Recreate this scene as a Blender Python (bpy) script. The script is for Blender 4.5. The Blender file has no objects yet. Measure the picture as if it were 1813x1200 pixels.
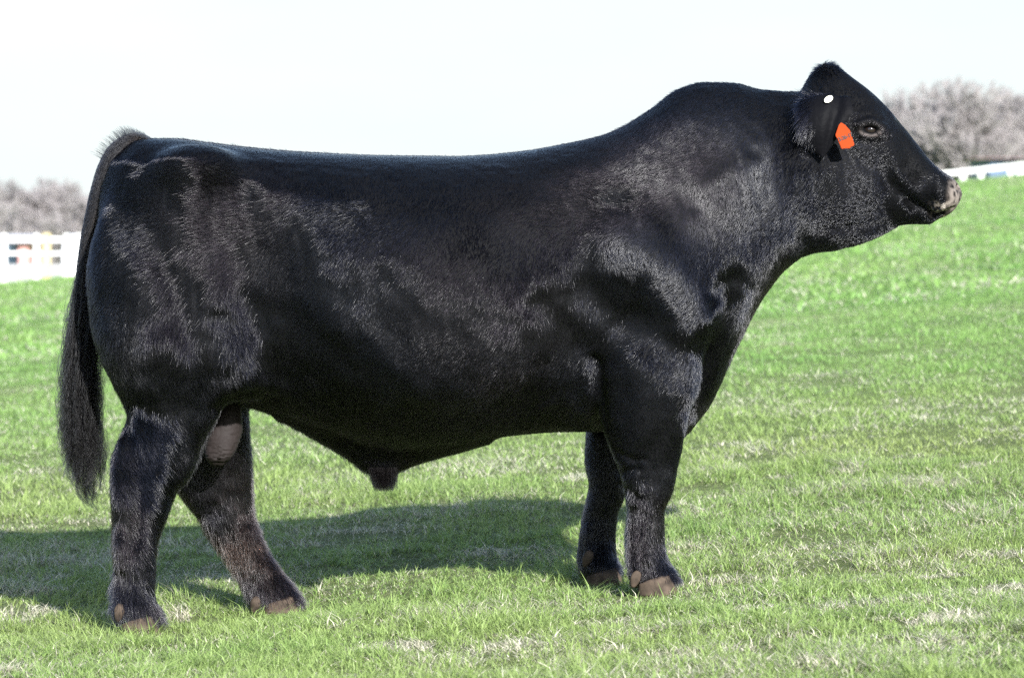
import bpy, math, random
import numpy as np
from mathutils import Vector, Matrix
rng = np.random.default_rng(7); random.seed(7)
S = bpy.context.scene; COL = S.collection
R = math.radians
# ---------------------------------------------------------------- camera, sky, sun, exposure
K, YH, CH, CD, CX = .0016, 420.0, 1.05, 12.0, 906.5
cam = bpy.data.objects.new('camera', bpy.data.cameras.new('camera')); COL.objects.link(cam); S.camera = cam
cam.location = (0, -CD, CH); cam.rotation_euler = (R(90), 0, 0)
cam.data.sensor_width = 36; cam.data.lens = 36*CD/(1813*K); cam.data.shift_y = -(600-YH)/1813
cam.data.clip_start = .1; cam.data.clip_end = 6000
cam.data.dof.use_dof = True; cam.data.dof.focus_distance = 11.75; cam.data.dof.aperture_fstop = 7
SUN_EL, SUN_AZ = 25.5, 20.0           # azimuth measured from the viewer's side (-Y) towards +X
w = bpy.data.worlds.new('World'); S.world = w; w.use_nodes = True
nt = w.node_tree; nt.nodes.clear()
def N(nt, t, **kw):
    n = nt.nodes.new(t)
    for k, v in kw.items():
        if k.startswith('i_'): n.inputs[k[2:].replace('_', ' ')].default_value = v
        else: setattr(n, k, v)
    return n
sky = N(nt, 'ShaderNodeTexSky', sky_type='NISHITA', sun_disc=False, sun_elevation=R(SUN_EL), sun_rotation=R(180-SUN_AZ), air_density=1.0, dust_density=.6, ozone_density=1.2)
tc = N(nt, 'ShaderNodeTexCoord'); mp = N(nt, 'ShaderNodeMapping'); mp.inputs['Scale'].default_value = (1, 1, 3.5)
nz = N(nt, 'ShaderNodeTexNoise', i_Scale=3.0, i_Detail=7.0, i_Roughness=.55)
cr = N(nt, 'ShaderNodeValToRGB'); cr.color_ramp.elements[0].position = .42; cr.color_ramp.elements[1].position = .66
cr.color_ramp.elements[0].color = (.94, .94, .94, 1); cr.color_ramp.elements[1].color = (1, 1, 1, 1)
mx = N(nt, 'ShaderNodeMix', data_type='RGBA'); cb_ = N(nt, 'ShaderNodeValToRGB'); cb_.color_ramp.elements[0].position = .40; cb_.color_ramp.elements[1].position = .54
cb_.color_ramp.elements[0].color = (.88, .975, 1, 1); cb_.color_ramp.elements[1].color = (1, 1, 1, 1); n2_ = N(nt, 'ShaderNodeTexNoise', i_Scale=2.2, i_Detail=4.0)
sc_ = N(nt, 'ShaderNodeVectorMath', operation='SCALE'); sc_.inputs['Scale'].default_value = 3.5
bg = N(nt, 'ShaderNodeBackground', i_Strength=.11); wo = N(nt, 'ShaderNodeOutputWorld')
L = nt.links.new
L(tc.outputs['Generated'], mp.inputs[0]); L(mp.outputs[0], n2_.inputs['Vector']); L(n2_.outputs[0], cb_.inputs[0]); L(cb_.outputs[0], sc_.inputs[0]); L(sc_.outputs[0], mx.inputs['B']); L(mp.outputs[0], nz.inputs['Vector']); L(nz.outputs[0], cr.inputs[0])
sx = N(nt, 'ShaderNodeSeparateXYZ'); L(tc.outputs['Generated'], sx.inputs[0]); mr = N(nt, 'ShaderNodeMapRange', interpolation_type='SMOOTHSTEP')
mr.inputs['From Min'].default_value = .06; mr.inputs['From Max'].default_value = .26; mr.inputs['To Min'].default_value = 1.0; mr.inputs['To Max'].default_value = .08
L(sx.outputs['Z'], mr.inputs['Value']); mu = N(nt, 'ShaderNodeMath', operation='MULTIPLY'); L(cr.outputs[0], mu.inputs[0]); L(mr.outputs[0], mu.inputs[1]); L(mu.outputs[0], mx.inputs['Factor'])
L(sky.outputs[0], mx.inputs['A']); L(mx.outputs['Result'], bg.inputs[0]); L(bg.outputs[0], wo.inputs[0])
sd = bpy.data.lights.new('sun', 'SUN'); sun = bpy.data.objects.new('sun', sd); COL.objects.link(sun)
sd.energy = 4.6; sd.angle = R(.5); sd.color = (1, .99, .97)
ce = math.cos(R(SUN_EL)); sdir = Vector((math.sin(R(SUN_AZ))*ce, -math.cos(R(SUN_AZ))*ce, math.sin(R(SUN_EL))))
sun.rotation_euler = sdir.to_track_quat('Z', 'Y').to_euler(); sun.location = sdir*30
S.view_settings.view_transform = 'Standard'; S.view_settings.look = 'None'; S.view_settings.gamma = 1
S.view_settings.exposure = 1.4
S.render.engine = 'CYCLES'; S.cycles.use_denoising = False; S.cycles.max_bounces = 6; S.cycles.transparent_max_bounces = 6
S.cycles_curves.shape = 'RIBBONS' if hasattr(S, 'cycles_curves') else None
# ---------------------------------------------------------------- helpers
def tag(o, label=None, cat=None, group=None, kind=None):
    for k, v in (('label', label), ('category', cat), ('group', group), ('kind', kind)):
        if v: o[k] = v
    return o
def link(o, parent=None):
    COL.objects.link(o)
    if parent: o.parent = parent
    return o
def empty(name, loc=(0, 0, 0)):
    o = bpy.data.objects.new(name, None); o.location = loc; return link(o)
def mesh(name, V, F, mat=None, parent=None, smooth=True, cols=None):
    """V (n,3); F list of arrays (m,k)"""
    me = bpy.data.meshes.new(name); V = np.asarray(V, np.float32)
    if not isinstance(F, (list, tuple)): F = [F]
    F = [np.asarray(f, np.int32) for f in F if len(f)]
    me.vertices.add(len(V)); me.vertices.foreach_set('co', V.ravel())
    idx = np.concatenate([f.ravel() for f in F]); me.loops.add(len(idx)); me.loops.foreach_set('vertex_index', idx)
    tot = np.concatenate([np.full(len(f), f.shape[1], np.int32) for f in F]); st = np.concatenate([[0], np.cumsum(tot)[:-1]]).astype(np.int32)
    me.polygons.add(len(tot)); me.polygons.foreach_set('loop_start', st)
    me.update(calc_edges=True)
    me.polygons.foreach_set('use_smooth', np.full(len(tot), smooth))
    if cols is not None: attr(me, 'Col', cols)
    me.validate(); me.update()
    if mat: me.materials.append(mat)
    o = bpy.data.objects.new(name, me)
    return link(o, parent)
def attr(me, name, a):
    a = np.asarray(a, np.float32)
    if a.ndim == 1: me.attributes.new(name, 'FLOAT', 'POINT').data.foreach_set('value', a)
    elif name == 'flow': me.attributes.new(name, 'FLOAT_VECTOR', 'POINT').data.foreach_set('vector', a.ravel())
    else:
        if a.shape[1] == 3: a = np.c_[a, np.ones(len(a), np.float32)]
        me.attributes.new(name, 'FLOAT_COLOR', 'POINT').data.foreach_set('color', a.astype(np.float32).ravel())
def hsh(i, j, k, s=0):
    n = (i*73856093 ^ j*19349663 ^ k*83492791 ^ (s*2654435+12345)).astype(np.int64)
    n = (n ^ (n >> 13))*1274126177 & 0x7fffffff; n = (n ^ (n >> 11))*668265263 & 0x7fffffff
    return (n & 0xffff)/65535.0
def noise(P, sc=1.0, seed=0, octv=1):
    """value noise in -1..1"""
    out = 0; amp = 1; tot = 0
    P = np.asarray(P, float)*sc
    for o in range(octv):
        I = np.floor(P).astype(np.int64); f = P-I; f = f*f*(3-2*f); v = 0
        for a in (0, 1):
            for b in (0, 1):
                for c in (0, 1):
                    wgt = (f[:, 0] if a else 1-f[:, 0])*(f[:, 1] if b else 1-f[:, 1])*(f[:, 2] if c else 1-f[:, 2])
                    v = v + wgt*hsh(I[:, 0]+a, I[:, 1]+b, I[:, 2]+c, seed+o)
        out = out + amp*(v*2-1); tot += amp; amp *= .5; P = P*2.03
    return out/tot
def pchip(x, y, t):
    x = np.asarray(x, float); y = np.asarray(y, float)
    if x[0] > x[-1]: x, y = x[::-1], y[::-1]
    h = np.diff(x); d = np.diff(y)/h; m = np.zeros(len(x))
    for i in range(1, len(x)-1):
        if d[i-1]*d[i] > 0: w1 = 2*h[i]+h[i-1]; w2 = h[i]+2*h[i-1]; m[i] = (w1+w2)/(w1/d[i-1]+w2/d[i])
    m[0] = d[0]; m[-1] = d[-1]
    t = np.clip(t, x[0], x[-1]); i = np.clip(np.searchsorted(x, t)-1, 0, len(x)-2); u = (t-x[i])/h[i]
    return (2*u**3-3*u**2+1)*y[i]+(u**3-2*u**2+u)*h[i]*m[i]+(-2*u**3+3*u**2)*y[i+1]+(u**3-u**2)*h[i]*m[i+1]
def sm(a, b, x): t = np.clip((x-a)/(b-a), 0, 1); return t*t*(3-2*t)
def UP(px, py, Y=0.0):
    s = K*(CD+Y)/CD; return ((px-CX)*s, Y, CH-(py-YH)*s)      # traced measure -> metres at depth Y
def PX(V):
    s = K*(CD+V[:, 1])/CD; return V[:, 0]/s+CX, YH+(CH-V[:, 2])/s
# ---------------------------------------------------------------- materials
def mat(name):
    m = bpy.data.materials.new(name); m.use_nodes = True; nt = m.node_tree
    return m, nt, nt.nodes['Principled BSDF'], nt.nodes['Material Output']
def simple(name, c, rough=.6, spec=.5, var=.15, sc=20, bump=.0, metal=0):
    m, nt, b, o = mat(name); L = nt.links.new
    n = N(nt, 'ShaderNodeTexNoise', i_Scale=sc, i_Detail=5.0); t = N(nt, 'ShaderNodeTexCoord'); L(t.outputs['Object'], n.inputs['Vector'])
    r = N(nt, 'ShaderNodeValToRGB'); r.color_ramp.elements[0].position = .3; r.color_ramp.elements[1].position = .7
    r.color_ramp.elements[0].color = (*[x*(1-var) for x in c], 1); r.color_ramp.elements[1].color = (*[min(1, x*(1+var)) for x in c], 1)
    L(n.outputs[0], r.inputs[0]); L(r.outputs[0], b.inputs['Base Color'])
    b.inputs['Roughness'].default_value = rough; b.inputs['Specular IOR Level'].default_value = spec; b.inputs['Metallic'].default_value = metal
    if bump:
        bp = N(nt, 'ShaderNodeBump', i_Strength=.6, i_Distance=bump); L(n.outputs[0], bp.inputs['Height']); L(bp.outputs[0], b.inputs['Normal'])
    return m
def vcol(name, rough=.6, spec=.4, transl=0, bump=0, bsc=60, mult=1):
    m, nt, b, o = mat(name); L = nt.links.new
    a = N(nt, 'ShaderNodeAttribute', attribute_name='Col'); c = a.outputs['Color']
    L(c, b.inputs['Base Color']); b.inputs['Roughness'].default_value = rough; b.inputs['Specular IOR Level'].default_value = spec
    if bump:
        n = N(nt, 'ShaderNodeTexNoise', i_Scale=bsc, i_Detail=6.0); t = N(nt, 'ShaderNodeTexCoord'); L(t.outputs['Object'], n.inputs['Vector'])
        bp = N(nt, 'ShaderNodeBump', i_Strength=.8, i_Distance=bump); L(n.outputs[0], bp.inputs['Height']); L(bp.outputs[0], b.inputs['Normal'])
    if transl:
        tr = N(nt, 'ShaderNodeBsdfTranslucent'); L(c, tr.inputs[0]); mx = N(nt, 'ShaderNodeMixShader', i_Fac=transl)
        L(b.outputs[0], mx.inputs[1]); L(tr.outputs[0], mx.inputs[2]); L(mx.outputs[0], o.inputs[0])
    return m
def hairmat(name, rough=.17, rad=.28, ior=1.43):
    m = bpy.data.materials.new(name); m.use_nodes = True; nt = m.node_tree; nt.nodes.clear(); L = nt.links.new
    h = N(nt, 'ShaderNodeBsdfHairPrincipled'); h.parametrization = 'COLOR'; o = N(nt, 'ShaderNodeOutputMaterial')
    a = N(nt, 'ShaderNodeAttribute', attribute_name='hcol'); L(a.outputs['Color'], h.inputs['Color'])
    h.inputs['Roughness'].default_value = rough; h.inputs['Radial Roughness'].default_value = rad; h.inputs['IOR'].default_value = ior
    h.inputs['Random Roughness'].default_value = .3
    L(h.outputs[0], o.inputs[0]); return m
M = {}
M['skin'] = vcol('bull_skin', .6, .06, bump=.002, bsc=90)
M['hair'] = hairmat('bull_hair'); M['coarse_hair'] = hairmat('bull_tail_hair', .28, .4, 1.32)
M['scrotum'] = vcol('scrotum_skin', .7, .2, bump=.004, bsc=55)
M['hoof'] = simple('hoof_horn', (.055, .040, .029), .8, .2, .55, 40, .003)
M['eye'] = simple('eye', (.012, .008, .007), .05, .8, .2, 30)
M['orange'] = simple('orange_tag_plastic', (.30, .038, .006), .6, .08, .06, 30)
M['cream'] = simple('cream_button_plastic', (.8, .8, .68), .4, .4, .05, 30)
M['ink'] = simple('marker_ink', (.02, .01, .01), .6)
M['grass'] = vcol('grass_blade', .5, .35, .38)
M['fence'] = simple('white_painted_board', (.7, .7, .69), .5, .3, .05, 3)
M['post'] = simple('tan_wood_post', (.55, .45, .26), .8, .2, .15, 6)
M['bark'] = simple('bare_bark', (.28, .26, .255), .9, .1, .3, 2)
M['twig'] = vcol('bare_twig', .9, .1, .45)
# ---------------------------------------------------------------- terrain
def H(X, Y):
    X = np.asarray(X, float); Y = np.asarray(Y, float)
    Xc = 60*np.tanh(X/60); yy = np.clip(Y, 0, None)
    rise = 1.17*(1-np.exp(-np.minimum(yy, 93)/30))/(1-math.exp(-3.1))
    z = .03+.064*Xc+.049*Xc*sm(0, 93, Y)+rise
    z = z-.024*np.exp(-((X+.67)**2+(Y-.2)**2)/.09)
    z = z-.022*np.exp(-((X+1.05)**2+(Y+.3)**2)/.10)
    drop = sm(97, 260, Y)
    return z*(1-drop) + drop*(-3.0+.05*Xc) + .02*np.sin(X*.9+1)*np.cos(Y*.7)*sm(2, 8, np.abs(Y))
ys = np.concatenate([np.linspace(-40, -4, 19), np.linspace(-3.5, 12, 63), np.geomspace(12.6, 600, 110)])
xs = np.concatenate([-np.geomspace(500, 7, 40), np.linspace(-6.5, 6.5, 66), np.geomspace(7, 500, 40)])
GX, GY = np.meshgrid(xs, ys, indexing='ij'); V = np.c_[GX.ravel(), GY.ravel(), H(GX, GY).ravel()]
i = np.arange(len(xs)-1)[:, None]*len(ys)+np.arange(len(ys)-1)[None]; i = i.ravel()
m, nt, b, o_ = mat('pasture_ground'); Lk = nt.links.new
t = N(nt, 'ShaderNodeTexCoord')
def ramp(nt, src, stops):
    r = N(nt, 'ShaderNodeValToRGB'); e = r.color_ramp.elements
    while len(e) < len(stops): e.new(.5)
    for q, (p, c) in zip(e, stops): q.position = p; q.color = (*c, 1)
    nt.links.new(src, r.inputs[0]); return r.outputs[0]
def nz_(sc, det=5, r=.6, vec=None):
    n = N(nt, 'ShaderNodeTexNoise', i_Scale=sc, i_Detail=float(det), i_Roughness=r); Lk(vec or t.outputs['Object'], n.inputs['Vector']); return n.outputs[0]
big = ramp(nt, nz_(.55, 8, .65), [(.3, (.13, .23, .055)), (.47, (.19, .30, .085)), (.58, (.25, .34, .12)), (.72, (.38, .39, .22))])
fine = ramp(nt, nz_(9, 10, .75), [(.32, (.45, .45, .4)), (.5, (1, 1, 1)), (.7, (1.5, 1.45, 1.4))])
mm = N(nt, 'ShaderNodeMix', data_type='RGBA', blend_type='MULTIPLY'); mm.inputs['Factor'].default_value = 1
Lk(big, mm.inputs['A']); Lk(fine, mm.inputs['B'])
sp_ = N(nt, 'ShaderNodeSeparateXYZ'); Lk(t.outputs['Object'], sp_.inputs[0]); mr_ = N(nt, 'ShaderNodeMapRange'); mr_.inputs['From Min'].default_value = 3; mr_.inputs['From Max'].default_value = 14
Lk(sp_.outputs['Y'], mr_.inputs['Value']); m2 = N(nt, 'ShaderNodeMix', data_type='RGBA'); Lk(mr_.outputs[0], m2.inputs['Factor']); Lk(ramp(nt, nz_(24, 8, .8), [(.3, (.05, .065, .025)), (.5, (.16, .20, .07)), (.7, (.30, .31, .15))]), m2.inputs['A']); Lk(mm.outputs['Result'], m2.inputs['B'])
Lk(m2.outputs['Result'], b.inputs['Base Color']); b.inputs['Roughness'].default_value = .9; b.inputs['Specular IOR Level'].default_value = .1
bp = N(nt, 'ShaderNodeBump', i_Strength=1.0, i_Distance=.05); Lk(nz_(14, 8, .8), bp.inputs['Height']); Lk(bp.outputs[0], b.inputs['Normal'])
g = mesh('ground', V, [np.c_[i, i+len(ys), i+len(ys)+1, i+1]], m); tag(g, kind='structure')
# ---------------------------------------------------------------- grass blades
def on_ground(px, py):
    for Y in np.arange(-2.5, 60, .05):
        x, _, z = UP(px, py, Y)
        if z < H(x, Y): return x, Y
    return UP(px, py, 30)[:2]
CLUMPS = [(*on_ground(a, b), c) for a, b, c in ((1775, 762, .16), (1722, 829, .14), (1795, 1048, .22), (30, 1090, .2), (1480, 680, .3), (840, 985, .12), (1330, 1080, .12), (1690, 1100, .18), (700, 1150, .2), (60, 690, .35), (1640, 480, .6), (1290, 790, .15))]
def blades(n, d0, d1, p, seed, hgt, wid, segs, wide=1.22, ext=.25):
    r = np.random.default_rng(seed)
    u = r.random(n); q = 1-p; d = (d0**q+u*(d1**q-d0**q))**(1/q)
    X = (r.random(n)*2-1)*(.122*d*wide+ext); Y = d-CD
    bare = noise(np.c_[X, Y, X*0], 3.3, 55, 3); kp = r.random(n) > .85*sm(.28, .5, bare); X, Y, d = X[kp], Y[kp], d[kp]; n = len(X)
    if wide > 2: kp = (np.abs(X) > .122*d*1.2+.2) | (d < 8.9); X, Y, d = X[kp], Y[kp], d[kp]; n = len(X)
    P0 = np.c_[X, Y, np.zeros(n)]
    cl = noise(P0, 5.5, 3, 2); pat = noise(P0, .8, 9, 3); dry = noise(P0, 2.1, 21, 3)
    # pull blades towards tuft centres
    cell = .06; ci = np.floor(P0/cell).astype(np.int64); cxy = np.c_[hsh(ci[:, 0], ci[:, 1], ci[:, 2], 5), hsh(ci[:, 0], ci[:, 1], ci[:, 2], 6)]
    pull = (.55*r.random(n))[:, None]; X2 = P0[:, :2]*(1-pull)+((ci[:, :2]+cxy)*cell)*pull; X, Y = X2[:, 0], X2[:, 1]
    z = H(X, Y)
    isdry = (r.random(n) < np.clip(.32+.8*(dry-.02), .14, .88))
    h = hgt*(.35+.8*r.random(n)+.7*(r.random(n) > .95))*(1+.65*cl)*(1+.45*noise(P0, 2.6, 15, 2)); h = np.where(isdry, h*.75, h)
    big = noise(P0, 9, 66, 1) > .72; h = np.where(big, h*1.7, h); dead = noise(P0, 4.2, 67, 2) > .5; isdry |= dead & (r.random(n) < .75)
    for (cx, cy, crad) in CLUMPS: inn = np.hypot(X-cx, (Y-cy)*.7)+.06*cl < crad*.6; isdry |= inn & (r.random(n) < .9); h = np.where(inn, h*.7, h)
    wd = wid*(.6+.8*r.random(n)); ang = r.random(n)*2*np.pi; la = ang+np.pi/2+r.normal(0, .5, n)
    lean = np.where(isdry, .7+1.3*r.random(n), .3+1.4*r.random(n))
    side = np.c_[np.cos(ang), np.sin(ang), np.zeros(n)]*wd[:, None]*.5
    ld = np.c_[np.cos(la), np.sin(la), np.zeros(n)]
    base = np.c_[X, Y, z-.006]
    def pt(t): return base+ld*(h*lean*t**1.8)[:, None]+np.c_[np.zeros(n), np.zeros(n), h*(t*(1-.35*lean*t*.6))]
    green = np.array([.22, .315, .085])*(1+.25*r.normal(0, 1, (n, 1))*.6)
    green = green*(1+np.array([.5, .12, .35])*np.clip(pat, -1, 1)[:, None]*.6)
    lime = np.array([.36, .46, .17]); straw = np.array([.66, .62, .48])*(.45+.85*r.random((n, 1)))
    fg = sm(14.5, 22, d)[:, None]; green = green*(1+fg*np.array([-.14, .16, -.05])); lime = lime*(1+fg*np.array([-.16, .06, -.1])); isdry &= r.random(n) > .35*fg[:, 0]
    cm = r.random((n, 1))**1.5*.8; gc = green*(1-cm)+lime*cm
    cmid = np.where(isdry[:, None], straw, gc)
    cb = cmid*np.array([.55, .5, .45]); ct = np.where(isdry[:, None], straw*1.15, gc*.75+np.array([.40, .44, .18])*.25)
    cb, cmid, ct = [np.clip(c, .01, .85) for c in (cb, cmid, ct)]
    k = np.arange(n)
    if segs == 2:
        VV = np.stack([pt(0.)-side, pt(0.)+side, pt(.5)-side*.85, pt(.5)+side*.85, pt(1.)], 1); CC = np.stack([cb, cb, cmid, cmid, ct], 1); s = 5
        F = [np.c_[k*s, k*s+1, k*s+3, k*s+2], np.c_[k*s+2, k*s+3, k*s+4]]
    else:
        VV = np.stack([pt(0.)-side, pt(0.)+side, pt(1.)], 1); CC = np.stack([cmid, cmid, ct], 1); s = 3; F = [np.c_[k*s, k*s+1, k*s+2]]
    return VV.reshape(-1, 3), F, CC.reshape(-1, 3)
parts = [blades(480000, 8.9, 15.5, 1.2, 1, .037, .0027, 2), blades(300000, 15, 27, 1.3, 2, .035, .005, 1), blades(170000, 26, 75, 1.4, 3, .045, .016, 1),
         blades(120000, 6.5, 30, .6, 5, .05, .007, 1, 2.2, 3.5), blades(30000, 60, 105, 1.01, 4, .06, .03, 1)]
off = 0; VV = []; FF = []; CC = []
for v, f, c in parts: VV.append(v); CC.append(c); FF += [x+off for x in f]; off += len(v)
F3 = np.concatenate([f for f in FF if f.shape[1] == 3]); F4 = np.concatenate([f for f in FF if f.shape[1] == 4])
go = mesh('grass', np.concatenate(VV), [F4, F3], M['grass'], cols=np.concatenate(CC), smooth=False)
tag(go, 'short spring grass with dry straw blades covering the pasture', 'grass', kind='stuff')
del VV, FF, CC, parts
# ---------------------------------------------------------------- implicit surface tools
def surface_nets(f, xs, ys, zs):
    nx, ny, nz = f.shape; ax = (xs, ys, zs); s = f < 0
    acc_i, acc_p, quads = [], [], []
    cs = (nx-1, ny-1, nz-1)
    def cid(i, j, k): return (i*cs[1]+j)*cs[2]+k
    for d in range(3):
        sl0 = [slice(None)]*3; sl1 = [slice(None)]*3; sl0[d] = slice(0, -1); sl1[d] = slice(1, None)
        a = s[tuple(sl0)]; b = s[tuple(sl1)]; I = np.argwhere(a != b)
        o1, o2 = [(1, 2), (2, 0), (0, 1)][d]
        n_ = np.array(f.shape); ok = (I[:, o1] > 0) & (I[:, o1] < n_[o1]-1) & (I[:, o2] > 0) & (I[:, o2] < n_[o2]-1); I = I[ok]
        J = I.copy(); J[:, d] += 1
        fa = f[I[:, 0], I[:, 1], I[:, 2]]; fb = f[J[:, 0], J[:, 1], J[:, 2]]; t = fa/(fa-fb)
        p = np.stack([ax[q][I[:, q]] for q in range(3)], 1).astype(float); p[:, d] += t*(ax[d][J[:, d]]-ax[d][I[:, d]])
        c = []
        for (u, v) in ((-1, -1), (0, -1), (0, 0), (-1, 0)):
            Q = I.copy(); Q[:, o1] += u; Q[:, o2] += v; c.append(cid(Q[:, 0], Q[:, 1], Q[:, 2]))
        for q in c: acc_i.append(q); acc_p.append(p)
        q = np.stack(c, 1); ins = fa < 0; q[~ins] = q[~ins][:, ::-1]; quads.append(q)
    ai = np.concatenate(acc_i); ap = np.concatenate(acc_p); u, inv = np.unique(ai, return_inverse=True); cnt = np.bincount(inv)
    V = np.stack([np.bincount(inv, ap[:, q])/cnt for q in range(3)], 1)
    Q = np.searchsorted(u, np.concatenate(quads)); return V, Q
def smin(a, b, k):
    h = np.clip(.5+.5*(b-a)/k, 0, 1); return b*(1-h)+a*h-k*h*(1-h)
class Field:
    def __init__(s, xs, ys, zs): s.x, s.y, s.z = xs, ys, zs; s.f = np.full((len(xs), len(ys), len(zs)), 1.0, np.float32)
    def box(s, lo, hi):
        r = []
        for a, l, h in zip((s.x, s.y, s.z), lo, hi): i0 = max(0, np.searchsorted(a, l)-1); i1 = min(len(a), np.searchsorted(a, h)+1); r.append(slice(i0, i1))
        return tuple(r)
    def put(s, sl, g, k, op='add'):
        if op == 'add': s.f[sl] = smin(s.f[sl], g, k)
        else: s.f[sl] = -smin(-s.f[sl], g, k)
    def loft_x(s, T, k=.03, Y=0.0, mg=.06):
        """T rows: px, hi, lo, centre (all traced), halfwidth m, n_hi, n_lo"""
        T = np.array(T, float); X = np.array([UP(a, 0, Y)[0] for a in T[:, 0]])
        z = lambda c: np.array([UP(0, a, Y)[2] for a in T[:, c]])
        hi, lo, zc = z(1), z(2), z(3)
        sl = s.box((X[0]-mg, Y-T[:, 4].max()-mg, lo.min()-mg), (X[-1]+mg, Y+T[:, 4].max()+mg, hi.max()+mg))
        x = s.x[sl[0]]; e = lambda v: pchip(X, v, x)[:, None, None]
        a = e(T[:, 4]); c = e(zc); y = np.abs(s.y[sl[1]]-Y)[None, :, None]; dz = s.z[sl[2]][None, None, :]-c
        up = dz > 0; h = np.where(up, e(hi)-c, c-e(lo)); n = np.where(up, e(T[:, 5]), e(T[:, 6]))
        r = np.sqrt(y*y+dz*dz)+1e-5; Rr = ((y/r/a)**n+(np.abs(dz)/r/h)**n)**(-1/n)
        g = np.maximum(r-Rr, np.maximum(X[0]-x, x-X[-1])[:, None, None]); s.put(sl, g, k)
    def loft_z(s, T, k=.03, mg=.06, n=2.2):
        """T rows: py, back px, front px, Yc, half width m"""
        T = np.array(T, float)
        Z = np.array([UP(0, t[0], t[3])[2] for t in T]); xb = np.array([UP(t[1], 0, t[3])[0] for t in T]); xf = np.array([UP(t[2], 0, t[3])[0] for t in T])
        sl = s.box((xb.min()-mg, (T[:, 3]-T[:, 4]).min()-mg, Z.min()-mg), (xf.max()+mg, (T[:, 3]+T[:, 4]).max()+mg, Z.max()+mg))
        z = s.z[sl[2]]; e = lambda v: pchip(Z, v, z)[None, None, :]
        b, f, yc, a = e(xb), e(xf), e(T[:, 3]), e(T[:, 4]); c = (b+f)/2; hx = (f-b)/2
        dx = np.abs(s.x[sl[0]][:, None, None]-c); y = np.abs(s.y[sl[1]][None, :, None]-yc)
        r = np.sqrt(dx*dx+y*y)+1e-5; Rr = ((dx/r/hx)**n+(y/r/a)**n)**(-1/n)
        g = np.maximum(r-Rr, np.maximum(Z.min()-z, z-Z.max())[None, None, :]); s.put(sl, g, k)
    def ell(s, c, rad, k=.02, op='add', rot=0.0):
        """ellipsoid, rot turns it in the side view (degrees)"""
        c = np.array(c, float); rad = np.array(rad, float); m = rad.max()+k+.02; sl = s.box(c-m, c+m)
        x = s.x[sl[0]][:, None, None]-c[0]; y = s.y[sl[1]][None, :, None]-c[1]; z = s.z[sl[2]][None, None, :]-c[2]
        ca, sa = math.cos(R(rot)), math.sin(R(rot)); u = x*ca+z*sa; v = -x*sa+z*ca
        q = np.sqrt((u/rad[0])**2+(y/rad[1])**2+(v/rad[2])**2)+1e-6; q2 = np.sqrt((u/rad[0]**2)**2+(y/rad[1]**2)**2+(v/rad[2]**2)**2)+1e-6
        s.put(sl, q*(q-1)/q2, k, op)
def normals(V, Q):
    n = np.cross(V[Q[:, 2]]-V[Q[:, 0]], V[Q[:, 3]]-V[Q[:, 1]]); out = np.zeros_like(V)
    for c in range(4):
        for d in range(3): out[:, d] += np.bincount(Q[:, c], n[:, d], len(V))
    return out/(np.linalg.norm(out, axis=1)[:, None]+1e-12)
def relax(V, Q, it, lam=.5, mask=None):
    E = np.concatenate([Q[:, [0, 1]], Q[:, [1, 2]], Q[:, [2, 3]], Q[:, [3, 0]]]); cnt = np.bincount(E[:, 0], minlength=len(V))+np.bincount(E[:, 1], minlength=len(V))
    for _ in range(it):
        for l in (lam, -lam*1.04):
            A = np.stack([np.bincount(E[:, 0], V[E[:, 1], d], len(V))+np.bincount(E[:, 1], V[E[:, 0], d], len(V)) for d in range(3)], 1)/cnt[:, None]
            D = (A-V)*l; V = V+(D if mask is None else D*mask[:, None])
    return V
def blur(A, Q, it):
    E = np.concatenate([Q[:, [0, 1]], Q[:, [1, 2]], Q[:, [2, 3]], Q[:, [3, 0]]]); n = len(A); cnt = np.bincount(E[:, 0], minlength=n)+np.bincount(E[:, 1], minlength=n)
    for _ in range(it): A = .4*A+.6*np.stack([np.bincount(E[:, 0], A[E[:, 1], d], n)+np.bincount(E[:, 1], A[E[:, 0], d], n) for d in range(A.shape[1])], 1)/cnt[:, None]
    return A
def polyd(px, py, pts):
    pts = np.array(pts, float); best = np.full(len(px), 1e9)
    for (x0, y0), (x1, y1) in zip(pts[:-1], pts[1:]):
        dx, dy = x1-x0, y1-y0; t = np.clip(((px-x0)*dx+(py-y0)*dy)/(dx*dx+dy*dy), 0, 1)
        best = np.minimum(best, np.hypot(px-x0-t*dx, py-y0-t*dy))
    return best
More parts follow.
